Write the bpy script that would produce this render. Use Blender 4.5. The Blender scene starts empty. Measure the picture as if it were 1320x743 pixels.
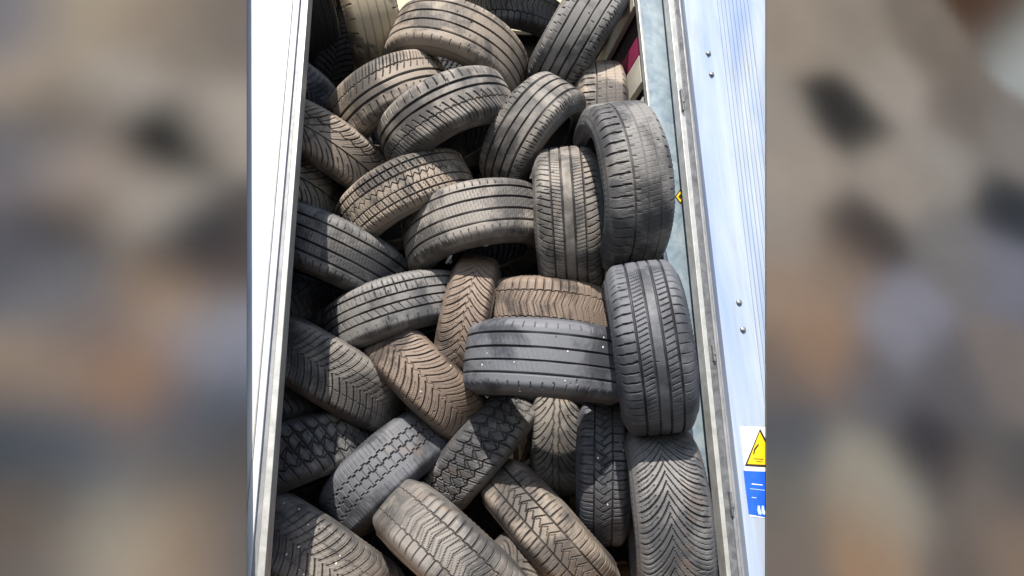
import bpy, math, random
import numpy as np
from mathutils import Vector, Matrix

random.seed(7)
rng = np.random.default_rng(11)
SC = bpy.context.scene
COL = SC.collection
R_ = math.radians

# ------------------------------------------------------------------ camera
F = 800.0                                   # focal length in pixels of a 1320 px wide picture
cU = Vector((-82, 2726, -800)).normalized() # world up seen in camera axes
cY = Vector((-160, -239.6, -800)).normalized()
cY = (cY - cU * cY.dot(cU)).normalized()
cX = cY.cross(cU).normalized()
C2W = Matrix((cX, cY, cU))                  # rows: camera vector -> world vector
CAM = Vector((0, 0, 1.6))
cd = bpy.data.cameras.new('camera')
cam = bpy.data.objects.new('camera', cd)
COL.objects.link(cam)
cam.matrix_world = Matrix.Translation(CAM) @ C2W.to_4x4()
cd.sensor_width = 36.0
cd.lens = 36.0 * F / 1320.0
cd.clip_start = 0.02
cd.clip_end = 2000
SC.camera = cam

# ------------------------------------------------------------------ daylight
SUN_EL, SUN_AZ = 46.0, 18.0                 # height; travel direction turned from +Y towards +X
world = bpy.data.worlds.new('World')
SC.world = world
world.use_nodes = True
nt = world.node_tree
sky = nt.nodes.new('ShaderNodeTexSky')
sky.sky_type = 'NISHITA'
sky.sun_disc = False
sky.sun_elevation = R_(SUN_EL)
sky.sun_rotation = R_(180 + SUN_AZ)
bg = nt.nodes['Background']
nt.links.new(sky.outputs[0], bg.inputs[0])
bg.inputs[1].default_value = 0.12
sd = bpy.data.lights.new('sun', 'SUN')
sd.energy = 4.9
sd.angle = R_(0.5)
sd.color = (1.0, 0.93, 0.82)
sun = bpy.data.objects.new('sun', sd)
COL.objects.link(sun)
trav = Vector((math.sin(R_(SUN_AZ)) * math.cos(R_(SUN_EL)), math.cos(R_(SUN_AZ)) * math.cos(R_(SUN_EL)), -math.sin(R_(SUN_EL))))
sun.rotation_euler = trav.to_track_quat('-Z', 'Y').to_euler()
vs = SC.view_settings
vs.view_transform = 'Standard'
vs.look = 'None'
vs.gamma = 1
vs.exposure = 0.75

# ------------------------------------------------------------------ helpers
def ray(x, y):
    return (C2W @ Vector(((x - 660) / F, -(y - 371.5) / F, -1.0)))

def on_plane_y(x, y, Y):
    r = ray(x, y)
    return CAM + r * (Y / r.y)

def on_plane(x, y, p0, n):
    r = ray(x, y)
    return CAM + r * ((p0 - CAM).dot(n) / r.dot(n))

def tag(o, label=None, cat=None, group=None, kind=None):
    if label: o['label'] = label
    if cat: o['category'] = cat
    if group: o['group'] = group
    if kind: o['kind'] = kind
    return o

def link_mesh(name, verts, faces, mat, parent=None, smooth=False):
    me = bpy.data.meshes.new(name)
    me.from_pydata([tuple(v) for v in verts], [], faces)
    me.update()
    if smooth:
        me.polygons.foreach_set('use_smooth', [True] * len(me.polygons))
    if mat: me.materials.append(mat)
    o = bpy.data.objects.new(name, me)
    COL.objects.link(o)
    if parent: o.parent = parent
    return o

def empty(name, loc=(0, 0, 0)):
    o = bpy.data.objects.new(name, None)
    o.empty_display_size = 0.1
    o.location = loc
    COL.objects.link(o)
    return o

class MB:
    """collects simple solids into one mesh"""
    def __init__(s): s.v, s.f = [], []
    def hexa(s, p):                          # eight corners: bottom ring 4, top ring 4
        b = len(s.v); s.v += [Vector(q) for q in p]
        for q in ((3, 2, 1, 0), (4, 5, 6, 7), (0, 1, 5, 4), (1, 2, 6, 5), (2, 3, 7, 6), (3, 0, 4, 7)):
            s.f.append(tuple(b + i for i in q))
        return s
    def box(s, x0, x1, y0, y1, z0, z1):
        return s.hexa([(x0, y0, z0), (x1, y0, z0), (x1, y1, z0), (x0, y1, z0), (x0, y0, z1), (x1, y0, z1), (x1, y1, z1), (x0, y1, z1)])
    def prism(s, pts, d):                    # polygon pts extruded by vector d
        b = len(s.v); n = len(pts); d = Vector(d)
        s.v += [Vector(p) for p in pts] + [Vector(p) + d for p in pts]
        s.f.append(tuple(b + i for i in range(n)))
        s.f.append(tuple(b + n + i for i in reversed(range(n))))
        for i in range(n):
            j = (i + 1) % n
            s.f.append((b + j, b + i, b + n + i, b + n + j))
        return s
    def build(s, name, mat, parent=None, smooth=False, bevel=0):
        o = link_mesh(name, s.v, s.f, mat, parent, smooth)
        import bmesh
        bm = bmesh.new(); bm.from_mesh(o.data)
        bmesh.ops.recalc_face_normals(bm, faces=bm.faces)
        bm.to_mesh(o.data); bm.free()
        if bevel:
            m = o.modifiers.new('b', 'BEVEL'); m.width = bevel; m.segments = 2; m.limit_method = 'ANGLE'
        return o

# ------------------------------------------------------------------ materials
def new_mat(name):
    m = bpy.data.materials.new(name); m.use_nodes = True
    n = m.node_tree.nodes; l = m.node_tree.links
    return m, n, l, n['Principled BSDF']

def N(n, t, **k):
    x = n.new(t)
    for a, b in k.items(): setattr(x, a, b)
    return x

def mixc(n, l, fac, a, b, typ='MIX'):
    x = n.new('ShaderNodeMix'); x.data_type = 'RGBA'; x.blend_type = typ
    for sock, v in ((x.inputs[0], fac), (x.inputs[6], a), (x.inputs[7], b)):
        if hasattr(v, 'is_output') or isinstance(v, bpy.types.NodeSocket): l.new(v, sock)
        else: sock.default_value = v if not isinstance(v, tuple) else (*v, 1)[:4]
    return x.outputs[2]

def mth(n, l, op, a, b=0.0, clamp=False):
    x = n.new('ShaderNodeMath'); x.operation = op; x.use_clamp = clamp
    for sock, v in ((x.inputs[0], a), (x.inputs[1], b)):
        if isinstance(v, bpy.types.NodeSocket): l.new(v, sock)
        else: sock.default_value = v
    return x.outputs[0]

def noise(n, l, vec, scale, detail=4, rough=0.55, dist=0.0):
    x = n.new('ShaderNodeTexNoise')
    x.inputs['Scale'].default_value = scale; x.inputs['Detail'].default_value = detail
    x.inputs['Roughness'].default_value = rough; x.inputs['Distortion'].default_value = dist
    l.new(vec, x.inputs['Vector'])
    return x.outputs[0]

def rampf(n, l, v, lo, hi, a=0.0, b=1.0):
    x = n.new('ShaderNodeMapRange'); l.new(v, x.inputs[0])
    x.inputs[1].default_value = lo; x.inputs[2].default_value = hi
    x.inputs[3].default_value = a; x.inputs[4].default_value = b
    return x.outputs[0]

def objattr(n, name):
    x = n.new('ShaderNodeAttribute'); x.attribute_type = 'OBJECT'; x.attribute_name = name
    return x

def rubber_mat(name, tread):
    m, n, l, b = new_mat(name)
    tc = n.new('ShaderNodeTexCoord')
    off = objattr(n, 'seed')
    add = n.new('ShaderNodeVectorMath'); add.operation = 'ADD'
    l.new(tc.outputs['Object'], add.inputs[0]); l.new(off.outputs['Vector'], add.inputs[1])
    p = add.outputs[0]
    base = objattr(n, 'rubber').outputs['Color']
    dustc = objattr(n, 'dust_tone').outputs['Color']
    dust = objattr(n, 'dust').outputs['Fac']
    spk = objattr(n, 'specks').outputs['Fac']
    big = noise(n, l, p, 4.5, 4, 0.6, 0.4)
    mid = noise(n, l, p, 22, 5, 0.65)
    fin = noise(n, l, p, 170, 3, 0.7)
    v = mth(n, l, 'ADD', mth(n, l, 'MULTIPLY', rampf(n, l, big, 0.42, 0.58), 0.6), mth(n, l, 'MULTIPLY', rampf(n, l, mid, 0.3, 0.7), 0.3))
    v = mth(n, l, 'ADD', v, mth(n, l, 'MULTIPLY', rampf(n, l, fin, 0.3, 0.7), 0.15))
    df = mth(n, l, 'MULTIPLY', rampf(n, l, v, 0.28, 0.72, 0.10, 1.05), mth(n, l, 'MULTIPLY', dust, 1.2), True)
    c = mixc(n, l, df, base, dustc)
    # ochre soil patches
    soil = noise(n, l, p, 7.0, 5, 0.7, 0.8)
    sf = mth(n, l, 'MULTIPLY', rampf(n, l, soil, 0.55, 0.72), mth(n, l, 'MULTIPLY', objattr(n, 'soil').outputs['Fac'], 1.0), True)
    c = mixc(n, l, sf, c, (0.23, 0.150, 0.095))
    if tread:
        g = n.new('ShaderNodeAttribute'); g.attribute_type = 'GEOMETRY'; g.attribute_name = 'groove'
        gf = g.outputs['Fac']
        # running surface scuffed paler; groove floor painted near black to deepen its shade
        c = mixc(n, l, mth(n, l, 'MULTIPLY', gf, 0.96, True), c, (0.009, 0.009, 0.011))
        vo = n.new('ShaderNodeTexVoronoi'); vo.inputs['Scale'].default_value = 46; l.new(p, vo.inputs['Vector'])
        hit = mth(n, l, 'LESS_THAN', vo.outputs['Distance'], 0.16)
        sep = n.new('ShaderNodeSeparateColor'); l.new(vo.outputs['Color'], sep.inputs[0])
        sel = mth(n, l, 'LESS_THAN', sep.outputs[0], spk)
        sp = mth(n, l, 'MULTIPLY', mth(n, l, 'MULTIPLY', hit, sel), mth(n, l, 'SUBTRACT', 1.0, gf))
        c = mixc(n, l, sp, c, (0.75, 0.74, 0.7))
    l.new(c, b.inputs['Base Color'])
    l.new(rampf(n, l, mid, 0.3, 0.7, 0.5, 0.78) if tread else rampf(n, l, mid, 0.3, 0.7, 0.5, 0.8), b.inputs['Roughness'])
    b.inputs['Specular IOR Level'].default_value = 0.42
    bp = n.new('ShaderNodeBump'); bp.inputs['Strength'].default_value = 0.5; bp.inputs['Distance'].default_value = 0.0025
    h = mth(n, l, 'ADD', mth(n, l, 'MULTIPLY', fin, 0.6), mth(n, l, 'MULTIPLY', noise(n, l, p, 60, 4, 0.7), 0.8))
    l.new(h, bp.inputs['Height']); l.new(bp.outputs[0], b.inputs['Normal'])
    return m

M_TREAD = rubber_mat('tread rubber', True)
M_SIDE = rubber_mat('sidewall rubber', False)

def simple(name, col, rough=0.5, metal=0.0, spec=0.5, var=0.0, scale=8, bump=0.0, bscale=60):
    m, n, l, b = new_mat(name)
    tc = n.new('ShaderNodeTexCoord'); p = tc.outputs['Object']
    if var:
        f = rampf(n, l, noise(n, l, p, scale, 6, 0.65, 0.5), 0.3, 0.7)
        c = mixc(n, l, f, tuple(x * (1 - var) for x in col), tuple(min(1, x * (1 + var)) for x in col))
        l.new(c, b.inputs['Base Color'])
        l.new(rampf(n, l, noise(n, l, p, scale * 3, 4), 0.3, 0.7, rough * 0.8, min(1, rough * 1.25)), b.inputs['Roughness'])
    else:
        b.inputs['Base Color'].default_value = (*col, 1); b.inputs['Roughness'].default_value = rough
    b.inputs['Metallic'].default_value = metal
    b.inputs['Specular IOR Level'].default_value = spec
    if bump:
        bp = n.new('ShaderNodeBump'); bp.inputs['Strength'].default_value = bump; bp.inputs['Distance'].default_value = 0.002
        l.new(noise(n, l, p, bscale, 4), bp.inputs['Height']); l.new(bp.outputs[0], b.inputs['Normal'])
    return m

def panel_mat(name, col, cool, grime):
    """painted aluminium: faint smears and cool sky reflection put into the colour, drips running down, small scratches"""
    m, n, l, b = new_mat(name)
    tc = n.new('ShaderNodeTexCoord'); p = tc.outputs['Object']
    mp = n.new('ShaderNodeMapping'); mp.inputs['Scale'].default_value = (3.0, 3.0, 0.35); l.new(p, mp.inputs[0])
    f = rampf(n, l, noise(n, l, mp.outputs[0], 2.2, 5, 0.6, 0.8), 0.35, 0.65)
    c = mixc(n, l, f, col, cool)
    mp2 = n.new('ShaderNodeMapping'); mp2.inputs['Scale'].default_value = (30, 30, 1.2); l.new(p, mp2.inputs[0])
    d = rampf(n, l, noise(n, l, mp2.outputs[0], 2.0, 6, 0.7), 0.47, 0.7, 0, 1)
    d2 = mth(n, l, 'MULTIPLY', d, rampf(n, l, noise(n, l, p, 3.0, 5, 0.7), 0.4, 0.7, 0, grime), True)
    c = mixc(n, l, d2, c, (0.25, 0.23, 0.2))
    l.new(c, b.inputs['Base Color'])
    l.new(rampf(n, l, noise(n, l, p, 12, 5), 0.3, 0.7, 0.5, 0.75), b.inputs['Roughness'])
    bp = n.new('ShaderNodeBump'); bp.inputs['Strength'].default_value = 0.08; bp.inputs['Distance'].default_value = 0.004
    l.new(noise(n, l, mp.outputs[0], 3, 3), bp.inputs['Height']); l.new(bp.outputs[0], b.inputs['Normal'])
    return m

def galv_mat():
    m, n, l, b = new_mat('galvanised steel')
    tc = n.new('ShaderNodeTexCoord'); p = tc.outputs['Object']
    vo = n.new('ShaderNodeTexVoronoi'); vo.inputs['Scale'].default_value = 38; l.new(p, vo.inputs['Vector'])
    sep = n.new('ShaderNodeSeparateColor'); l.new(vo.outputs['Color'], sep.inputs[0])
    f1 = rampf(n, l, noise(n, l, p, 5, 6, 0.7, 1.0), 0.33, 0.67)
    c = mixc(n, l, f1, (0.11, 0.165, 0.22), (0.27, 0.33, 0.37))
    c = mixc(n, l, mth(n, l, 'MULTIPLY', sep.outputs[0], 0.25), c, (0.36, 0.42, 0.46))
    st = rampf(n, l, noise(n, l, p, 9, 6, 0.75, 1.5), 0.6, 0.75)
    c = mixc(n, l, mth(n, l, 'MULTIPLY', st, 0.5), c, (0.22, 0.2, 0.17))
    l.new(c, b.inputs['Base Color'])
    b.inputs['Metallic'].default_value = 0.25
    l.new(rampf(n, l, sep.outputs[1], 0, 1, 0.38, 0.6), b.inputs['Roughness'])
    return m

M_WHITE = panel_mat('white painted door', (0.60, 0.60, 0.59), (0.42, 0.46, 0.54), 0.35)
M_DOOR = panel_mat('ribbed aluminium door', (0.37, 0.43, 0.52), (0.22, 0.30, 0.48), 0.7)  # bluish patches hold the sky's reflection in the panel colour
M_GALV = galv_mat()
M_SEAL = simple('weathered rubber seal', (0.12, 0.125, 0.135), 0.55, 0.2, 0.5, 0.5, 22, 0.4)
M_TRIM = simple('dull aluminium trim', (0.42, 0.42, 0.41), 0.42, 0.35, 0.5, 0.22, 16, 0.2)
M_TRIMD = simple('dark aluminium return', (0.24, 0.245, 0.26), 0.5, 0.2, 0.5, 0.25, 12)
M_RIVET = simple('rivet steel', (0.22, 0.23, 0.25), 0.45, 0.5, 0.5, 0.2, 40)
M_PLY = simple('plywood deck', (0.42, 0.25, 0.13), 0.8, 0, 0.3, 0.3, 9, 0.3)
M_SLAT = simple('pale board', (0.55, 0.53, 0.47), 0.6, 0, 0.4, 0.18, 8)
M_DARKS = simple('dark side sheet', (0.03, 0.022, 0.035), 0.7, 0, 0.3, 0.3, 6)
M_MAROON = simple('magenta strap', (0.30, 0.018, 0.10), 0.6, 0, 0.4, 0.2, 10)
M_INNER = simple('inner side wall', (0.10, 0.10, 0.13), 0.7, 0, 0.3, 0.3, 5)

# ------------------------------------------------------------------ the setting: ground, added side walls
gr = MB().box(-400, 400, -400, 800, -0.3, 0.0).build('ground', simple('yard asphalt', (0.06, 0.058, 0.055), 0.9, 0, 0.3, 0.3, 2.0, 0.5, 80))
tag(gr, kind='structure')

def s2l(c):
    c = c / 255.0
    return np.where(c <= 0.04045, c / 12.92, ((c + 0.055) / 1.055) ** 2.4)

BORDER_TONES = """20 30 125 120 125;100 30 160 145 125;200 50 145 130 115;290 60 125 115 105;60 100 150 135 120;90 140 125 115 105;205 185 60 52 55;
150 110 155 145 135;280 150 155 145 135;30 200 115 110 115;120 220 150 135 125;190 260 155 145 135;105 285 105 95 90;20 330 90 90 100;245 325 80 72 72;290 320 80 72 72;
70 370 110 110 118;215 375 140 118 100;130 420 125 110 105;50 480 140 120 105;275 440 130 130 145;175 500 140 110 90;240 540 95 95 105;20 560 80 85 95;
110 580 90 95 105;200 600 110 105 105;280 580 90 88 92;40 640 100 92 88;150 690 150 140 125;240 700 145 125 105;30 730 110 100 95;300 690 115 105 100;
1020 40 150 135 120;1100 50 140 128 115;1200 60 120 108 98;1290 30 105 95 88;1320 60 140 145 145;1090 150 60 52 55;1000 160 150 140 130;1150 110 155 145 135;
1240 150 115 105 98;1300 190 125 118 115;1040 220 155 142 130;1150 230 150 140 130;1220 210 145 138 132;1300 270 60 62 68;1110 300 85 75 72;1010 300 150 138 128;
1230 320 115 112 115;1010 380 150 125 105;1080 350 135 115 100;1160 410 125 125 142;1300 350 110 112 130;1060 450 145 115 92;1000 480 120 105 98;1120 500 105 100 105;
1230 500 95 92 98;1300 480 120 110 108;1020 560 90 92 100;1200 590 75 70 74;1100 620 150 140 125;1150 650 150 140 125;1260 640 110 100 95;1310 620 95 90 90;
1120 690 155 130 105;1010 640 110 105 100;1010 720 120 108 100;1240 720 110 98 92;1310 710 130 110 95;500 300 130 120 110;800 300 130 120 110;-120 300 120 115 110;1450 300 120 115 110;660 -200 140 130 120;660 900 120 110 100"""
WALL_Y = 2.00  # added walls; their mottling repeats the colours of the blurred side borders
WALL_K = 0.40
def build_wall(pxl, side, Y):
    """one flank of the added wall; its inner edge follows the picture-measured line pxl"""
    pts, cols = [], []
    for s in BORDER_TONES.replace('\n', '').split(';'):
        x, y, r, g, b = map(float, s.split())
        p = on_plane_y(x, y, Y)
        pts.append((p.x, p.z)); cols.append((r, g, b))
    pts = np.array(pts); cols = s2l(np.array(cols)) * WALL_K
    cols = np.clip(cols.mean(0) + (cols - cols.mean(0)) * 1.12, 0.01, 1) * 1.0
    cols = cols * 0.68 + cols.mean(1, keepdims=True) * 0.32
    nx, nz = 120, 170
    et, eb = on_plane_y(pxl, 0, Y), on_plane_y(pxl, 743, Y)
    zs = np.linspace(0.0, 4.6, nz)
    t = (zs - eb.z) / (et.z - eb.z)
    ex = eb.x + (et.x - eb.x) * t
    out = side * 9.0
    f = (np.arange(nx) / (nx - 1)) ** 2.0
    X = ex[:, None] + (out - ex[:, None]) * f[None]
    Z = np.repeat(zs[:, None], nx, 1)
    q = np.stack([X.ravel(), Z.ravel()], 1)
    d2 = ((q[:, None, :] - pts[None]) ** 2).sum(2)
    kern = lambda d: np.exp(-d / (2 * 0.105 ** 2)) + 2e-4 / (1 + 20 * d)
    wn = lambda d: kern(d) / kern(d).sum(1, keepdims=True)
    k0 = wn(((pts[:, None, :] - pts[None]) ** 2).sum(2))
    sol = np.linalg.solve(k0 + 0.07 * np.eye(len(pts)), cols * 1.14)
    c = np.clip(wn(d2) @ sol, 0.01, 0.6)
    verts = [(a, Y, b) for a, b in q]
    faces = [(j * nx + i, j * nx + i + 1, (j + 1) * nx + i + 1, (j + 1) * nx + i) for j in range(nz - 1) for i in range(nx - 1)]
    m, n, l, b = new_mat('border-toned render')
    a = n.new('ShaderNodeAttribute'); a.attribute_name = 'border_tone'
    tc = n.new('ShaderNodeTexCoord')
    f_ = rampf(n, l, noise(n, l, tc.outputs['Object'], 3.5, 3, 0.5), 0.3, 0.7, 0.93, 1.07)
    hs = n.new('ShaderNodeHueSaturation'); l.new(f_, hs.inputs['Value']); l.new(a.outputs['Color'], hs.inputs['Color'])
    l.new(hs.outputs[0], b.inputs['Base Color']); b.inputs['Roughness'].default_value = 0.95
    b.inputs['Specular IOR Level'].default_value = 0.1
    root = empty('added_wall', (ex[0], Y, 0))
    tag(root, ('added grey brown wall beside the white door leaf, mottled like the blurred side border' if side < 0 else 'added grey brown wall beside the ribbed door leaf, mottled like the blurred side border'), 'wall')
    inv = Matrix.Translation(-Vector(root.location))
    o = link_mesh('wall_face', verts, faces, m, root, True); o.matrix_parent_inverse = inv
    ca = o.data.color_attributes.new('border_tone', 'FLOAT_COLOR', 'POINT')
    ca.data.foreach_set('color', np.concatenate([c, np.ones((len(c), 1))], 1).astype(np.float32).ravel())
    e0, e1 = ex[0], ex[-1]; g = side * 0.13   # the reveal is splayed back
    k = MB().hexa([(e0, Y + .003, 0), (out, Y + .003, 0), (out, Y + .12, 0), (e0 + g, Y + .12, 0), (e1, Y + .003, 4.6), (out, Y + .003, 4.6), (out, Y + .12, 4.6), (e1 + g, Y + .12, 4.6)]).build('wall_core', simple('bare render', (0.16, 0.145, 0.13), 0.9, 0, 0.2, 0.2, 12), root); k.matrix_parent_inverse = inv
build_wall(318, -1, WALL_Y)
build_wall(988, 1, WALL_Y)

# ------------------------------------------------------------------ trailer body
YP = 2.05                                     # plane of the rear frame
DECK, ROOF, BACK = 1.18, 4.20, 5.6
Lt = on_plane_y(397, 0, YP); Lb = on_plane_y(340, 743, YP)
XL = (Lt.x + Lb.x) / 2                        # inner edge of the left post
Rt = on_plane_y(868, 0, YP); Rb = on_plane_y(960, 743, YP)
XR = (Rt.x + Rb.x) / 2
print('XL', Lt.x, Lb.x, 'XR', Rt.x, Rb.x)
trailer = empty('lorry_trailer', (0, YP, 0))
tag(trailer, 'open rear of a goods trailer with galvanised post, its load space filled with tyres', 'trailer')
def tp(o):
    o.parent = trailer; o.matrix_parent_inverse = Matrix.Translation((0, -YP, 0)); return o
YPL = YP + 0.10                               # galvanised corner plate
XI = (on_plane_y(822, 0, YPL).x + on_plane_y(897, 743, YPL).x) / 2 - 0.17
tp(MB().box(XL - 0.32, XI + 0.25, YP, BACK, DECK - 0.06, DECK).build('deck', M_PLY))
tp(MB().box(XL - 0.32, XI + 0.25, YP - 0.03, YP + 0.12, DECK - 0.24, DECK - 0.063).build('rear_sill', M_TRIMD))
tp(MB().box(XL - 0.32, XI + 0.25, BACK, BACK + 0.05, DECK, ROOF).build('front_bulkhead', M_SLAT))
tp(MB().box(XL - 0.36, XL - 0.322, YP + 0.16, BACK, DECK, ROOF).build('side_wall', M_INNER))
# roof tarpaulin: pale translucent sheet
m, n, l, b = new_mat('roof tarpaulin')
tr = n.new('ShaderNodeBsdfTranslucent'); tr.inputs[0].default_value = (0.85, 0.72, 0.50, 1)
df = n.new('ShaderNodeBsdfDiffuse'); df.inputs[0].default_value = (0.7, 0.62, 0.48, 1)
mx = n.new('ShaderNodeMixShader'); mx.inputs[0].default_value = 0.62
l.new(df.outputs[0], mx.inputs[1]); l.new(tr.outputs[0], mx.inputs[2]); l.new(mx.outputs[0], n['Material Output'].inputs[0])
nxr, nyr = 20, 60
vv = [((XL - 0.34) + (XI + 0.25 - XL + 0.34) * i / nxr, YP + 0.1 + (BACK - YP - 0.1) * j / nyr, ROOF + 0.03 * math.sin(math.pi * i / nxr) + 0.006 * math.sin(j * 1.9)) for j in range(nyr + 1) for i in range(nxr + 1)]
ff = [(j * (nxr + 1) + i, j * (nxr + 1) + i + 1, (j + 1) * (nxr + 1) + i + 1, (j + 1) * (nxr + 1) + i) for j in range(nyr) for i in range(nxr)]
tp(link_mesh('roof_sheet', vv, ff, m, None, True))
HDR = tp(MB().box(XL - 0.32, XI + 0.25, YP - 0.02, YP + 0.10, ROOF + 0.02, ROOF + 0.16).build('header_beam', M_GALV))

# right side of the load space: long horizontal boards with dark gaps and a magenta strap between them
sw = MB().box(XI + 0.215, XI + 0.25, YPL + 0.06, BACK, DECK, ROOF)
tp(sw.build('side_curtain', M_DARKS))
def board(z0, z1, mat, name, x=0.0):
    return tp(MB().box(XI + 0.178 + x, XI + 0.205 + x, YPL + 0.055, BACK - 0.02, z0, z1).build(name, mat, None, False, 0.004))
for z0 in (2.45, 2.95): board(z0, z0 + 0.2, M_SLAT, 'side_board')
BZ = on_plane_y
board(3.22, 3.36, M_SLAT, 'side_board')
board(3.372, 3.47, M_MAROON, 'strap', 0.006)
board(3.62, 3.80, M_SLAT, 'side_board')
for yy in (3.6, 4.7):
    tp(MB().box(XI + 0.10, XI + 0.148, yy, yy + 0.09, DECK, ROOF - 0.01).build('side_upright', M_TRIMD))

# left post: dark return then pale trim, seen edge on
def vstrip(px0t, px0b, px1t, px1b, Y, th, name, mat, parent, bevel=0.002):
    """upright slab between two picture-measured edges on the plane y = Y"""
    a0 = on_plane_y(px0t, 0, Y); a1 = on_plane_y(px0b, 743, Y)
    b0 = on_plane_y(px1t, 0, Y); b1 = on_plane_y(px1b, 743, Y)
    def ext(p, q, z):                       # the edge is a straight line: extend it to height z
        t = (z - q.z) / (p.z - q.z); return q + (p - q) * t
    zt, zb = ROOF + 0.1, DECK - 0.2
    P = [ext(a0, a1, zb), ext(b0, b1, zb), ext(b0, b1, zt), ext(a0, a1, zt)]
    o = MB().prism(P, (0, th, 0)).build(name, mat, None, False, bevel)
    if parent:
        o.parent = parent; o.matrix_parent_inverse = parent.matrix_world.inverted() if parent.type != 'EMPTY' else Matrix.Translation(-Vector(parent.location))
    return o
vstrip(392, 331, 397.5, 341, YP, 0.10, 'left_post', M_TRIM, trailer)
vstrip(385, 321, 392.4, 331.4, YP + 0.004, 0.09, 'left_post', M_TRIMD, trailer)

# left door leaf: white, its lower outer corner cut back
ld = empty('trailer_door', (XL - 0.15, YP - 0.05, DECK))
tag(ld, 'plain white door leaf left of the tyres with one thin vertical groove', 'door')
vstrip(312, 285, 376.2, 311, YP - 0.012, 0.045, 'door_panel', M_WHITE, ld)
vstrip(377.2, 312, 386.5, 322.5, YP - 0.009, 0.042, 'edge_trim', M_WHITE, ld)
vstrip(376.0, 310.7, 377.5, 312.4, YP - 0.0145, 0.02, 'groove_strip', M_TRIM, ld)

# right post: galvanised plate, return lip, seal and hinge strip
vstrip(824, 900, 867, 945, YPL, 0.05, 'right_post', M_GALV, trailer)
vstrip(822, 897, 825, 901, YPL - 0.012, 0.03, 'post_lip', M_TRIM, trailer)
vstrip(862, 937, 869, 943, YP + 0.005, 0.05, 'post_rail', M_TRIM, trailer)
vstrip(869.3, 943.3, 875, 953, YP + 0.002, 0.05, 'door_seal', M_SEAL, trailer)
vstrip(875.2, 953.2, 877.6, 957, YP - 0.004, 0.05, 'post_rail', M_TRIMD, trailer)
vstrip(877.8, 957.2, 883, 965.5, YP + 0.010, 0.05, 'door_seal', M_TRIMD, trailer)

# right door leaf: ribbed, swung open towards the viewer
H0 = on_plane_y(881, 0, YP - 0.02)
H1 = on_plane_y(964.5, 743, YP - 0.02)
XH = (H0.x + H1.x) / 2
ang = R_(0)                                  # the leaf comes towards the viewer by this angle
dirv = Vector((math.cos(ang), -math.sin(ang), 0)); nrm = Vector((-math.sin(ang), -math.cos(ang), 0))
P0 = Vector((XH, YP - 0.02, DECK))
rd = empty('trailer_door', P0)
tag(rd, 'ribbed aluminium door leaf right of the tyres with rivets and warning stickers', 'door')
def dpt(x, y, off=0.0): return on_plane(x, y, P0 + nrm * off, nrm)
def dadd(o, par=rd):
    o.parent = par
    o.matrix_parent_inverse = Matrix.Translation(-P0) if par is rd else Matrix.Identity(4)
    return o
def dext(xt, xb, z, off=0.0):
    a, c = dpt(xt, 0, off), dpt(xb, 743, off)
    t = (z - c.z) / (a.z - c.z); return c + (a - c) * t
ZT, ZB = ROOF + 0.1, DECK - 0.25
def dstrip(xt0, xb0, xt1, xb1, off, th, name, mat, bev=0.0015):
    P = [dext(xt0, xb0, ZB, off), dext(xt1, xb1, ZB, off), dext(xt1, xb1, ZT, off), dext(xt0, xb0, ZT, off)]
    return dadd(MB().prism(P, -nrm * th).build(name, mat, None, False, bev))
dstrip(882, 966, 988, 988, 0.0, 0.03, 'door_panel', M_DOOR)
# ribs: upright, running off the cut outer edge of the leaf
ribs = MB()
for i in range(9):
    xt = 925 + i * 4.9
    slope = 0.118 + (xt - 925) * 0.0002
    yb = min(743.0, (987.2 - xt) / slope)
    a0 = dpt(xt, 0, 0.006); b0 = dpt(xt + 1.7, 0, 0.006)
    a1 = dpt(xt + slope * yb, yb, 0.006); b1 = dpt(min(988, xt + 1.7 + slope * yb), yb, 0.006)
    up = 0.25
    a0 = a0 + (a0 - a1).normalized() * up; b0 = b0 + (b0 - b1).normalized() * up
    ribs.prism([a1, b1, b0, a0], -nrm * 0.005)
dadd(ribs.build('rib_band', M_DOOR, None, False, 0.0015))

def disc(c, n_, r, h, name, mat, seg=20, dome=True):
    t = n_.orthogonal().normalized(); s = n_.cross(t)
    V, Fc = [], []
    rings = [(r, 0), (r, h * 0.35), (r * 0.8, h * 0.8), (r * 0.4, h)]
    for rr, hh in rings:
        for k in range(seg):
            a = 2 * math.pi * k / seg
            V.append(c + (t * math.cos(a) + s * math.sin(a)) * rr + n_ * hh)
    for j in range(len(rings) - 1):
        for k in range(seg):
            k2 = (k + 1) % seg
            Fc.append((j * seg + k, j * seg + k2, (j + 1) * seg + k2, (j + 1) * seg + k))
    Fc.append(tuple((len(rings) - 1) * seg + k for k in range(seg)))
    return link_mesh(name, V, Fc, mat, None, True)
for (x, y) in ((913, 69), (917, 96), (952.5, 390), (957.5, 425)):
    rv = dadd(disc(dpt(x, y, 0.001), nrm, 0.0115, 0.007, 'rivet', M_RIVET))
    hd = disc(dpt(x, y, 0.0075), nrm, 0.005, 0.004, 'rivet_pin', M_TRIM)
    hd.parent = rv; hd.matrix_parent_inverse = Matrix.Translation(-P0) @ Matrix.Identity(4)
    hd.matrix_parent_inverse = Matrix.Identity(4)

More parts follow.
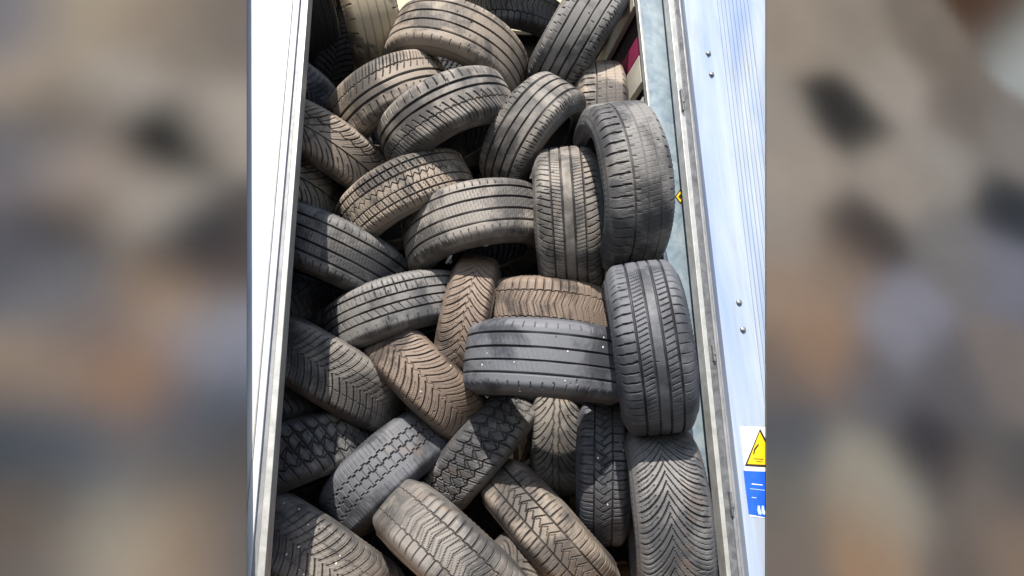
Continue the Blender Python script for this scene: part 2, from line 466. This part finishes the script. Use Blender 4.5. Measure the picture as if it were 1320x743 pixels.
# stickers on the door
M_YEL = simple('yellow sticker', (0.80, 0.50, 0.01), 0.4)
M_BLK = simple('black print', (0.02, 0.018, 0.015), 0.5)
M_BLU = simple('blue sticker', (0.015, 0.10, 0.62), 0.35, 0, 0.5, 0.12, 30)
M_STW = simple('white sticker', (0.80, 0.82, 0.84), 0.35)
M_STP = simple('pale blue print', (0.45, 0.6, 0.85), 0.4)
def dpoly(pix, off, name, mat, par=None, th=0.0006):
    o = MB().prism([dpt(x, y, off) for x, y in pix], -nrm * th).build(name, mat)
    if par is None: return dadd(o)
    o.parent = par; return o
W = dpoly([(954, 550), (987.6, 551), (987.6, 668), (966.5, 666)], 0.0015, 'warning_sticker', M_STW)
dpoly([(979.8, 552.5), (960.0, 601), (987.4, 602.5), (987.4, 567)], 0.0025, 'triangle_border', M_BLK, W)
dpoly([(979.4, 557), (963.5, 598.3), (987.3, 599.4), (987.3, 572.5)], 0.0035, 'triangle_face', M_YEL, W)
dpoly([(972, 579), (977, 572.5), (978.6, 573.5), (973.6, 580.5), (972.4, 586), (970.9, 585.5)], 0.0043, 'pictogram', M_BLK, W)
dpoly([(972, 591), (984, 592), (984, 592.9), (972, 591.9)], 0.0043, 'caption', M_BLK, W)
dpoly([(975, 594.6), (983, 595.2), (983, 596), (975, 595.4)], 0.0043, 'caption', M_BLK, W)
dpoly([(958.5, 607), (987.4, 608), (987.4, 667), (965.5, 663)], 0.0027, 'blue_field', M_BLU, W)
dpoly([(969, 623.5), (983, 625), (983, 626), (969, 624.6)], 0.0036, 'caption', M_STW, W)
dpoly([(967, 629.8), (986, 632), (986, 632.7), (967, 630.5)], 0.0036, 'caption', M_STP, W)
dpoly([(969, 641), (975, 641.6), (975, 642.5), (969, 641.9)], 0.0036, 'caption', M_STP, W)
for dx in (0, 5.2):                             # small boot marks at the foot of the blue field
    dpoly([(977 + dx, 652), (979.4 + dx, 652.3), (980 + dx, 657), (982 + dx, 661.5), (981 + dx, 664), (978 + dx, 663.2), (976.4 + dx, 658)], 0.0036, 'pictogram', M_STP, W)
# small yellow diamond on the galvanised post
def ppoly(pix, Y, name, mat, par, th=0.0006):
    o = MB().prism([on_plane_y(x, y, Y) for x, y in pix], (0, th, 0)).build(name, mat)
    if par is trailer: return tp(o)
    o.parent = par; return o
dm = ppoly([(877, 244), (884, 253.5), (877, 263.5), (870, 253.5)], YPL - 0.0015, 'diamond_sticker', M_BLK, trailer)
ppoly([(877, 246.5), (882.2, 253.5), (877, 260.8), (871.8, 253.5)], YPL - 0.0028, 'diamond_face', M_YEL, dm)
ppoly([(877, 250), (879.6, 253.5), (877, 257.2), (874.4, 253.5)], YPL - 0.0040, 'pictogram', M_BLK, dm)
# latch keeper and lock pieces on the seal strip
for (x, y, s) in ((880.5, 128, 1.0), (921, 455, 0.6), (944, 650, 0.8)):
    k = on_plane_y(x, y, YP - 0.012); h = 0.05 * s
    tp(MB().box(k.x - 0.004, k.x + 0.004, k.y, k.y + 0.02, k.z - h, k.z + h).box(k.x - 0.003, k.x + 0.006, k.y - 0.005, k.y - 0.001, k.z - h * 0.3, k.z + h * 0.1).build('latch_keeper', M_SEAL, None, False, 0.002))

# ------------------------------------------------------------------ tyres
NS, NV = 660, 72
def fr(x): return np.abs((x + 0.5) % 1.0 - 0.5)
def G(d, w, dep=1.0): return dep * np.clip((w * 0.84 / 2 - d) / 0.0015 + 0.5, 0, 1)
def tread_depth(pat, A, V, hw, circ):
    """groove depth 0..1 over the ring; A = turns, V = -1..1 across"""
    U = V * hw; aV = np.abs(V); g = np.zeros_like(A)
    def lon(p, w=0.008, dep=1.0, zig=0.0, nz=60, sq=False):
        off = zig * (np.sign(np.sin(2 * np.pi * A * nz)) if sq else (fr(A * nz) * 4 - 1))
        return G(np.abs(V - p + off) * hw, w, dep)
    def lat(n, off, w=0.005, dep=1.0, m=None):
        n = int(n); x = G(fr(A * n + off) * circ / n, w, dep)
        return x if m is None else x * m
    mk = lambda c: c.astype(float)
    C = lambda k: k * (1 - (1 - aV) ** 1.9)          # arms leave the centre steeply and flatten at the shoulder
    L = []
    if pat == 'ribs':
        L = [lon(p) for p in (-.60, -.22, .18, .55)] + [lat(66, .3 * V, .0035, .8, mk(aV > .68)), lat(150, 1.5 * V, .003, .25, mk(aV < .6)), lat(33, 0, .005, .6, mk(aV > .9))]
    elif pat == 'ribs_smooth':
        L = [lon(p, .0075) for p in (-.58, -.2, .16, .52)] + [lat(48, 0, .004, .7, mk((aV > .74) & (aV < .9))), lat(110, 3 * V, .003, .12, mk(aV < .5))]
    elif pat == 'ribs_notch':
        L = [lon(p, .008) for p in (-.52, -.17, .17, .52)] + [lat(56, .5 * V, .004, .75, mk(V > .6)), lat(56, 0, .006, .9, mk((aV > .78) & (aV < .93))), lat(56, .2, .003, .5, mk((V < -.58) & (V > -.78)))]
    elif pat == 'touring':
        L = [lon(-.5, .006), lon(-.17, .0055), lon(.17, .0055), lon(.5, .006), lat(72, 1.2 * aV ** 3, .005, .8, mk(aV > .53)), lat(130, 2.2 * np.abs(V), .003, .45, mk((aV < .5) & (aV > .17))), lat(36, .5, .0035, .6, mk(aV > .8))]
    elif pat == 'asym':
        L = [lon(-.38, .011), lon(-.08, .011), lat(52, .25 * V, .005, .9, mk(V < -.5)), lat(56, 1.9 * np.clip(V, 0, 1) ** .7, .0055, .95, mk(V > .1)), lon(.40, .004, .8, .02, 56), lat(56, 1.9 * np.clip(V, 0, 1) ** .7 + .5, .0028, .6, mk(V > .35))]
    elif pat == 'asym_mirror':
        return tread_depth('asym', A, -V, hw, circ)
    elif pat == 'winter':
        s = (V > 0) * .5
        L = [lat(52, C(1.9) + s, .0062, 1, mk(aV > .05)), lat(52, C(1.9) + s + .5, .0022, .5, mk(aV > .3)), lat(104, C(3.8) + s, .002, .25, mk(aV > .2)), lon(.0, .003, .5, .06, 52)]
    elif pat == 'winter_fine':
        s = (V > 0) * .5
        L = [lat(66, C(1.7) + s, .005, 1), lat(132, C(3.4) + s + .5, .002, .35), lon(.40, .0035, .5, .02, 58), lon(-.40, .0035, .5, .02, 58)]
    elif pat == 'leaf':
        s = (V > 0) * .5
        L = [lat(38, C(2.1) + s, .0066, 1, mk(aV > .06)), lat(38, C(2.1) + s + .5, .0045, .85, mk(aV > .4)), lon(.05, .0055, .95), lon(-.42, .0045, .8, .05, 38), lat(114, C(6) + s, .002, .25, mk(aV > .1))]
    elif pat == 'spine':
        s = (V > 0) * .5
        L = [lat(32, C(2.2) + s, .0085, 1, mk(aV > .08)), lat(32, C(2.2) + s + .5, .0055, .9, mk(aV > .42)), lon(.12, .0045, .8, .04, 32), lon(-.12, .0045, .8, .04, 32), lat(96, C(6.6) + s, .002, .3, mk(aV > .4))]
    elif pat == 'blocks_zig':
        L = [lon(-.62, .0062), lon(-.27, .0062), lon(.27, .0062), lon(.62, .0062), lon(-.03, .005, .95, .08, 60), lat(60, .8 * V, .0055, .95, mk(aV > .24)), lat(120, 1.6 * V + .2, .0025, .5, mk(aV > .2)), lat(60, -.8 * V, .0035, .8, mk(aV < .27))]
    elif pat == 'blocks_rib':
        L = [lon(p, .0065) for p in (-.62, -.25, .05, .4)] + [lat(46, .25 * V, .0048, .9, mk(V < -.25)), lat(92, .5 * V, .0026, .5, mk(V < -.3)), lat(60, 2.0 * V, .003, .6, mk((V > .05) & (V < .4))), lat(46, .2, .004, .6, mk((V > .62)))]
    elif pat == 'blocks':
        L = [lon(-.5, .0075, 1, .07, 40), lon(.5, .0075, 1, .07, 40), lon(0, .008, 1, .12, 40), lat(40, .9 * V, .008, 1), lat(40, -1.1 * V + .5, .006, .9, mk(aV < .5)), lat(80, .9 * 2 * V + .4, .0025, .45)]
    elif pat == 'van':
        L = [lon(-.40, .0058, 1, .03, 50, True), lon(-.05, .0058, 1, .03, 50, True), lon(.30, .0058, 1, .03, 50, True), lat(50, .25, .003, .6, mk((V > -.4) & (V < .3))), lat(100, .2, .0025, .3, mk(aV > .5))]
    elif pat == 'worn':
        L = [lon(p, .007, .38) for p in (-.52, -.18, .16, .5)] + [lat(34, .15 * V, .0065, .95, mk(aV > .76))]
    elif pat == 'worn_asym':
        L = [lon(-.28, .008, .7), lon(.12, .006, .35), lon(.5, .006, .35), lat(52, .2 * V, .0065, .95, mk((V < -.36))), lat(52, .3, .005, .5, mk((V > -.28) & (V < -.1))), lat(52, 0, .006, .8, mk(V > .8)), lat(104, V, .003, .18, mk(aV < .7))]
    elif pat == 'sport':
        L = [lon(-.42, .0085), lon(-.05, .0065, .8), lon(.25, .0065, .9), lon(.6, .007), lat(60, .35 * V, .0055, .9, mk(V < -.48)), lat(110, 2.8 * V, .0032, .75, mk((V > -.38) & (V < -.1))), lat(90, 2.2 * V, .0035, .75, mk((V > .3) & (V < .56))), lat(60, .2, .004, .6, mk(V > .66))]
    elif pat == 'swirl':
        s = (V > .1) * .5; q = np.abs(V - .1)
        L = [lat(60, 3.1 * (1 - (1 - np.clip(q, 0, 1)) ** 2.3) + s, .0062, 1), lat(60, 3.1 * (1 - (1 - np.clip(q, 0, 1)) ** 2.3) + s + .5, .0028, .6, mk(q > .35))]
    elif pat == 'chevron_narrow':
        s = (V > 0) * .5
        L = [lon(-.36, .0055), lon(.36, .0055), lat(54, .15 * aV + s, .006, 1, mk(aV > .36)), lat(54, 1.9 * aV + s * 0, .0052, .95, mk(aV < .36)), lon(0, .004, .8, .12, 54), lat(108, .3 * aV, .0022, .45, mk(aV > .36))]
    elif pat == 'winter_block':
        L = [lon(-.45, .0042, .8, .02, 60), lon(.45, .0042, .8, .02, 60), lat(60, .15 * V, .0042, .9, mk(aV > .45)), lat(72, 1.2 * aV, .0034, .7, mk(aV < .45)), lat(120, 3.0 * aV + .3, .0022, .4, mk(aV < .45)), lat(120, .2, .002, .3, mk(aV > .45))]
    for x in L: g = np.maximum(g, x)
    return g

def profile_r(V, R):
    a = np.abs(V)
    return R - 0.008 * a ** 2 - 0.030 * np.clip((a - 0.72) / 0.28, 0, 1) ** 2.2

cache = {}
def ring_faces(ns, nv):
    i = np.arange(ns)[:, None]; j = np.arange(nv - 1)[None]
    a = i * nv + j; b = ((i + 1) % ns) * nv + j
    return np.stack([a, b, b + 1, a + 1], -1).reshape(-1, 4)

def np_mesh(name, co, faces, mat, smooth):
    me = bpy.data.meshes.new(name)
    me.vertices.add(len(co)); me.vertices.foreach_set('co', co.astype(np.float32).ravel())
    me.loops.add(faces.size); me.loops.foreach_set('vertex_index', faces.astype(np.int32).ravel())
    me.polygons.add(len(faces)); me.polygons.foreach_set('loop_start', np.arange(0, faces.size, 4, dtype=np.int32))
    me.polygons.foreach_set('use_smooth', np.full(len(faces), smooth))
    me.update(calc_edges=True)
    me.materials.append(mat)
    return me

def tread_mesh(pat, D, W):
    key = ('t', pat, D, W)
    if key in cache: return cache[key]
    R, hw = D / 2, W / 2
    a = np.arange(NS) / NS
    v = np.linspace(-1, 1, NV)
    A, V = np.meshgrid(a, v, indexing='ij')
    g = tread_depth(pat, A, V, hw, math.pi * D)
    fade = 1 - np.clip((np.abs(V) - 0.90) / 0.10, 0, 1)          # grooves run out down the shoulder
    ph = [random.uniform(0, 6.28) for _ in range(6)]             # uneven wear round the tyre
    wear = 0.80 + 0.16 * np.sin(2 * np.pi * A * 3 + ph[0] + 1.5 * V) + 0.12 * np.sin(2 * np.pi * A * 7 + ph[1] - 2.2 * V) + 0.10 * np.sin(2 * np.pi * A * 17 + ph[2] + 4 * V)
    g = np.clip(g * np.clip(wear + 0.12, 0.5, 1.05), 0, 1) * fade
    for _ in range(12):                                         # cuts and torn lugs
        ga, gv, ra, rv = random.random(), random.uniform(-.85, .85), random.uniform(.0016, .003), random.uniform(.003, .011)
        dd = (((A - ga + .5) % 1 - .5) * math.pi * D / ra) ** 2 + ((V - gv) * hw / rv) ** 2
        g = np.maximum(g, np.clip(1.2 - dd, 0, .55))
    r = profile_r(V, R) - 0.0075 * g
    u = V * hw
    co = np.stack([r * np.cos(2 * np.pi * A), r * np.sin(2 * np.pi * A), u], -1).reshape(-1, 3)
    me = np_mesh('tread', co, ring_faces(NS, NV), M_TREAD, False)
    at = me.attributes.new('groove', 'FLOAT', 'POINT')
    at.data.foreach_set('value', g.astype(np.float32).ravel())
    cache[key] = me
    return me

def lathe_mesh(name, prof, mat, ns=180, wob=None):
    a = np.arange(ns) / ns * 2 * np.pi
    r = np.array([p[0] for p in prof]); u = np.array([p[1] for p in prof])
    A, Rr = np.meshgrid(a, r, indexing='ij'); _, Uu = np.meshgrid(a, u, indexing='ij')
    co = np.stack([Rr * np.cos(A), Rr * np.sin(A), Uu], -1).reshape(-1, 3)
    return np_mesh(name, co, ring_faces(ns, len(prof)), mat, True)

def side_mesh(D, W, s):
    key = ('s', D, W, s)
    if key in cache: return cache[key]
    R, hw = D / 2, W / 2
    Rb = rim_r(D, W); H = R - 0.037 - Rb
    P = [(R - 0.0382, hw), (R - 0.041, hw + .001), (R - 0.045, hw + .0025)]
    for k in range(1, 12):
        t = k / 12
        bulge = 0.009 * math.sin(math.pi * min(1, t * 1.05)) - 0.020 * t ** 3
        ridge = 0.0018 if k in (2, 5, 9) else 0
        P.append((R - 0.045 - (H - .012) * t, hw + .0025 + bulge + ridge))
    P += [(Rb + .004, hw - .019), (Rb, hw - .024)]
    P = [(r, u * s) for r, u in P]
    me = lathe_mesh('sidewall', P, M_SIDE, 360)
    n_ = len(P); co = np.empty(len(me.vertices) * 3, np.float32); me.vertices.foreach_get('co', co); co = co.reshape(360, n_, 3)
    teeth = ((np.arange(360) % 4) < 2)[:, None] * 0.0014
    co[:, 4:6, 2] += teeth * s
    wave = 0.0016 * np.sin(np.arange(360) / 360 * 2 * np.pi * 5) * s
    co[:, 6:11, 2] += wave[:, None]
    me.vertices.foreach_set('co', co.ravel()); me.update()
    cache[key] = me
    return me

def bead_mesh(D, W, s):
    key = ('b', D, W, s)
    if key in cache: return cache[key]
    hw = W / 2; Rb = rim_r(D, W)
    P = [(Rb - .001 + .006 * math.cos(t), (hw - .026 + .006 * math.sin(t)) * s) for t in np.linspace(0, 2 * math.pi, 11)]
    cache[key] = lathe_mesh('bead', P, M_SIDE, 140)
    return cache[key]

def liner_mesh(D, W):
    key = ('l', D, W)
    if key in cache: return cache[key]
    R, hw = D / 2, W / 2; Rb = rim_r(D, W)
    h = [(Rb, hw - .028), (Rb + .012, hw - .026), (Rb + .04, hw - .010), (R - .05, hw - .008), (R - .046, hw - .016), (R - .024, hw * .6), (R - .020, 0)]
    P = h + [(r, -u) for r, u in h[-2::-1]]
    cache[key] = lathe_mesh('inner_liner', P, M_SIDE, 140)
    return cache[key]

def rim_r(D, W):
    return D / 2 - min(0.13, max(0.085, W * 0.50))

TONES = {   # rubber, dust tone
    'brown': ((0.062, 0.056, 0.053), (0.275, 0.230, 0.190)),
    'warm':  ((0.055, 0.053, 0.053), (0.250, 0.228, 0.208)),
    'grey':  ((0.046, 0.047, 0.052), (0.205, 0.198, 0.195)),
    'blue':  ((0.038, 0.041, 0.051), (0.138, 0.144, 0.163)),
    'rust':  ((0.055, 0.043, 0.037), (0.185, 0.142, 0.115)),
    'cream': ((0.080, 0.072, 0.060), (0.420, 0.350, 0.250)),
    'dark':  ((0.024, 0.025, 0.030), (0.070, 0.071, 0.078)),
}
GROUP = 'used tyres piled in the trailer'
TY = []
def place_frame(tx, ty, th, ph, zn, D):
    rc = ray(tx, ty)
    Pn = CAM + rc * zn
    r = rc.normalized()
    up0 = C2W @ Vector((0, 1, 0))
    right = r.cross(up0).normalized(); up = right.cross(r)
    t, p = R_(th), R_(ph)
    ax = (right * math.cos(t) + up * math.sin(t)) * math.cos(p) - r * math.sin(p)
    nn = (-r - ax * (-r).dot(ax)).normalized()
    return Pn - nn * (D / 2), ax, nn

def tyre(tx, ty, c, ph, zn, D, W, pat, tone, dust, label, soil=0.15, specks=0.0, flip=False, group=None):
    """c: direction the tread runs in the view (deg), ph: how far the right-hand/lower end of the axle leans to the viewer"""
    ctr, ax, nn = place_frame(tx, ty, c - 90, ph, zn, D)
    z = ax if not flip else -ax
    x = nn; y = z.cross(x)
    M = Matrix((x, y, z)).transposed().to_4x4(); M.translation = ctr
    spin = Matrix.Rotation(random.uniform(0, 6.28), 4, 'Z')
    root = empty('used_tyre')
    root.matrix_world = M @ spin
    tag(root, label, 'tyre', group or GROUP)
    seed = (random.uniform(0, 50), random.uniform(0, 50), random.uniform(0, 50))
    rub, du = TONES[tone]
    parts = []
    def add(me, name, par=root):
        o = bpy.data.objects.new(name, me); COL.objects.link(o); o.parent = par
        o['seed'] = seed; o['rubber'] = (*rub, 1.0); o['dust_tone'] = (*du, 1.0); o['dust'] = dust; o['soil'] = soil; o['specks'] = specks
        return o
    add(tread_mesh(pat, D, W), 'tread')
    for s in (1, -1):
        sd_ = add(side_mesh(D, W, s), 'sidewall')
        sd_['dust'] = dust * 0.5
        add(bead_mesh(D, W, s), 'bead', sd_)
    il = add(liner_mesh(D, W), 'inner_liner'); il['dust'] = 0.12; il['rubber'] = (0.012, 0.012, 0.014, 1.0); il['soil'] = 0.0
    TY.append((label, ctr, ax, D, W))
    return root

T = [
 # tx, ty, run, lean, near depth, D, W, pattern, tone, dust, label, extras
 (609.9, 266, 11.8, 23, 2.399, .66, 0.255, 'ribs', 'warm', 0.68, 'wide dusty straight-grooved tyre lying nearly flat mid-pile, its hollow underside showing', {}),
 (734, 287, 93.3, -1, 2.346, .64, 0.25, 'touring', 'warm', 0.62, 'upright ribbed tyre between the wide flat-lying tyre and the tall worn one', {'soil': .5}),
 (831.0, 237.7, 94.8, -18, 2.151, .66, .238, 'worn_asym', 'grey', .62, 'tall worn tyre standing against the galvanised post, its open side facing left', {}),
 (777, 168.0, 86, -7, 2.7, .64, .215, 'worn_asym', 'brown', .85, 'pale dusty tyre peeking up behind the tall worn tyre by the post', {}),
 (736.5, 52.5, 58, 3.2, 2.69, .66, .235, 'ribs_notch', 'grey', .7, 'tyre with four straight grooves leaning right at the top right of the pile', {}),
 (607, 33, -22, 34, 2.6, 0.66, 0.25, 'ribs_smooth', 'brown', .75, 'big smooth tyre arching over a black hollow at the top middle of the pile', {}),
 (667.2, 2.8, -8.3, 27, 3.173, .64, .205, 'winter_block', 'dark', .8, 'dark block-treaded tyre behind the big arching tyre at the top of the pile', {}),
 (488.8, 105.6, 30.6, 25.7, 2.523, 0.58, .225, 'asym_mirror', 'brown', 0.8, 'tyre with curved blocks along its upper edge, under the bald cream-dusted tyre', {}),
 (562, 131, 28, 23.5, 2.419, 0.62, .235, 'asym', 'warm', .7, 'tyre with two bold grooves and curved slots, under the big arching tyre', {}),
 (665, 162.8, 57, 20, 2.483, 0.55, .225, 'ribs_notch', 'warm', .68, 'tilted tyre with straight grooves and notched shoulder just above the wide flat-lying tyre', {}),
 (427.3, 181.9, -31.6, 12, 2.492, .63, .205, 'leaf', 'brown', 1.1, 'tan dusty tyre with leaf-vein tread half in the shade of the left post', {'soil': .6}),
 (365.4, 216.4, -22.9, 16, 2.516, .62, .205, 'leaf', 'warm', 1.0, 'shaded tyre tucked under the tan leaf-vein tyre beside the left post', {}),
 (512.1, 236, 27.6, 19.3, 2.428, .62, .215, 'blocks_zig', 'brown', .85, 'tan tyre with small zigzag blocks on the left of the wide flat-lying tyre', {'soil': .35}),
 (436.1, 321.4, -25.9, 7.4, 2.395, .66, .235, 'ribs', 'grey', 0.55, 'bluish grey tyre with straight grooves slanting down from the left post', {}),
 (351.9, 374.6, -11.3, 12.3, 2.63, .62, .205, 'winter', 'blue', 1.1, 'shaded tyre below the bluish straight-grooved tyre at the left post', {}),
 (508, 388.4, 15.9, 12.4, 2.384, .62, .215, 'blocks_rib', 'grey', 0.65, 'grey tyre with rows of square blocks left of the narrow rusty tyre', {}),
 (596.5, 419, 78.8, 4, 2.381, .62, .180, 'winter', 'rust', 0.9, 'narrow upright rusty brown tyre with chevron slots', {'soil': .8, 'flip': True}),
 (707.7, 392, -4.7, 12.7, 2.386, .64, .235, 'winter_block', 'rust', 0.8, 'earthy tyre with arrow blocks directly behind and above the horizontal bluish tyre', {'soil': .6}),
 (431.5, 483.5, -32.6, 0, 2.331, .66, .235, 'winter_fine', 'warm', 0.52, 'half-shaded chevron tyre between the left post and the reddish brown chevron tyre', {'soil': .4}),
 (550.1, 490, -45, 0.3, 2.33, .60, .215, 'winter', 'rust', 0.8, 'reddish brown chevron tyre flecked with white, lying diagonally above the stepped-groove tyre', {'soil': .7, 'specks': .12}),
 (705.4, 458, -4, 6, 2.06, .63, .25, 'ribs_smooth', 'blue', .7, 'bluish grey tyre lying horizontally with four straight grooves', {'soil': 0.0, 'specks': .05}),
 (844, 446.4, 98, -4, 1.9, .61, .234, 'sport', 'blue', .55, 'large upright tyre with fine sport tread at the right, beside the horizontal bluish tyre', {'soil': .05}),
 (380, 579.1, 15.9, 10, 2.28, .62, .225, 'blocks', 'grey', 0.45, 'chunky block-treaded tyre in the shade of the left post near the bottom', {}),
 (493, 599.4, 39.2, 8, 2.28, 0.56, .225, 'van', 'blue', 0.6, 'blue-grey tyre with three stepped grooves slanting up to the right', {'soil': .3}),
 (619.9, 575.6, 48.3, 1, 2.35, .60, .195, 'blocks', 'grey', 0.5, 'tyre with hexagonal blocks slanting up to the horizontal bluish tyre', {'soil': .3}),
 (717, 546.2, 88, 4.5, 2.48, .62, .205, 'spine', 'warm', 0.5, 'upright tyre with curved arms off a centre spine, under the horizontal bluish tyre', {'soil': .35, 'flip': True}),
 (778.2, 603.1, 89.6, -0.8, 2.27, .60, 0.185, 'chevron_narrow', 'blue', .55, 'narrow upright blue-grey tyre spattered with white specks', {'specks': .15, 'soil': .1}),
 (870.9, 665, 96.6, -7, 1.94, 0.64, 0.232, 'swirl', 'grey', 0.42, 'large swirl-treaded tyre standing upright at the bottom right beside the galvanised post', {'soil': .4, 'flip': True}),
 (587, 717, -42, 2, 1.94, .64, 0.215, 'winter_block', 'warm', 0.45, 'dusty arrow-block tyre slanting down to the bottom edge at the middle', {'soil': .4}),
 (706.7, 686.2, -45.6, 0.2, 2.18, 0.64, 0.205, 'chevron_narrow', 'brown', 0.5, 'pinkish grey tyre sloping down to the bottom edge right of the middle', {'soil': .35}),
 (414.8, 725.8, -37.9, -0.5, 2.084, .66, .245, 'winter_fine', 'warm', 0.5, 'studded tyre at the bottom left corner cut by the shadow of the post', {'specks': .2, 'soil': .4}),
 (482, 15.5, 105, -10, 2.7, .66, .225, 'worn', 'cream', 1.3, 'bald cream-dusted tyre standing at the top left of the pile, its side in shade', {'soil': .2}),
 (408, 2, 112, -28, 2.82, .62, .205, 'worn', 'dark', .5, 'dark tyre standing in shade at the top left corner against the post', {}),
 (367.1, 95.6, -27.9, 10.8, 2.675, .60, .205, 'winter_fine', 'blue', 1.1, 'shaded tyre beside the left post just above the tan leaf-vein tyre', {}),
 (632, 761.1, 40, -1, 2.131, .62, .205, 'winter', 'brown', 0.5, 'brown tyre mostly hidden beneath the two sloping tyres at the bottom edge', {}),
 (337.1, 508, 9.8, 18.5, 2.359, .62, .205, 'winter_fine', 'dark', .4, 'black tyre in the gap above the chunky block-treaded tyre at the left post', {}),
]
for t in T:
    tyre(*t[:11], **t[11])
# the tyres further in: only slivers of them show in the black gaps
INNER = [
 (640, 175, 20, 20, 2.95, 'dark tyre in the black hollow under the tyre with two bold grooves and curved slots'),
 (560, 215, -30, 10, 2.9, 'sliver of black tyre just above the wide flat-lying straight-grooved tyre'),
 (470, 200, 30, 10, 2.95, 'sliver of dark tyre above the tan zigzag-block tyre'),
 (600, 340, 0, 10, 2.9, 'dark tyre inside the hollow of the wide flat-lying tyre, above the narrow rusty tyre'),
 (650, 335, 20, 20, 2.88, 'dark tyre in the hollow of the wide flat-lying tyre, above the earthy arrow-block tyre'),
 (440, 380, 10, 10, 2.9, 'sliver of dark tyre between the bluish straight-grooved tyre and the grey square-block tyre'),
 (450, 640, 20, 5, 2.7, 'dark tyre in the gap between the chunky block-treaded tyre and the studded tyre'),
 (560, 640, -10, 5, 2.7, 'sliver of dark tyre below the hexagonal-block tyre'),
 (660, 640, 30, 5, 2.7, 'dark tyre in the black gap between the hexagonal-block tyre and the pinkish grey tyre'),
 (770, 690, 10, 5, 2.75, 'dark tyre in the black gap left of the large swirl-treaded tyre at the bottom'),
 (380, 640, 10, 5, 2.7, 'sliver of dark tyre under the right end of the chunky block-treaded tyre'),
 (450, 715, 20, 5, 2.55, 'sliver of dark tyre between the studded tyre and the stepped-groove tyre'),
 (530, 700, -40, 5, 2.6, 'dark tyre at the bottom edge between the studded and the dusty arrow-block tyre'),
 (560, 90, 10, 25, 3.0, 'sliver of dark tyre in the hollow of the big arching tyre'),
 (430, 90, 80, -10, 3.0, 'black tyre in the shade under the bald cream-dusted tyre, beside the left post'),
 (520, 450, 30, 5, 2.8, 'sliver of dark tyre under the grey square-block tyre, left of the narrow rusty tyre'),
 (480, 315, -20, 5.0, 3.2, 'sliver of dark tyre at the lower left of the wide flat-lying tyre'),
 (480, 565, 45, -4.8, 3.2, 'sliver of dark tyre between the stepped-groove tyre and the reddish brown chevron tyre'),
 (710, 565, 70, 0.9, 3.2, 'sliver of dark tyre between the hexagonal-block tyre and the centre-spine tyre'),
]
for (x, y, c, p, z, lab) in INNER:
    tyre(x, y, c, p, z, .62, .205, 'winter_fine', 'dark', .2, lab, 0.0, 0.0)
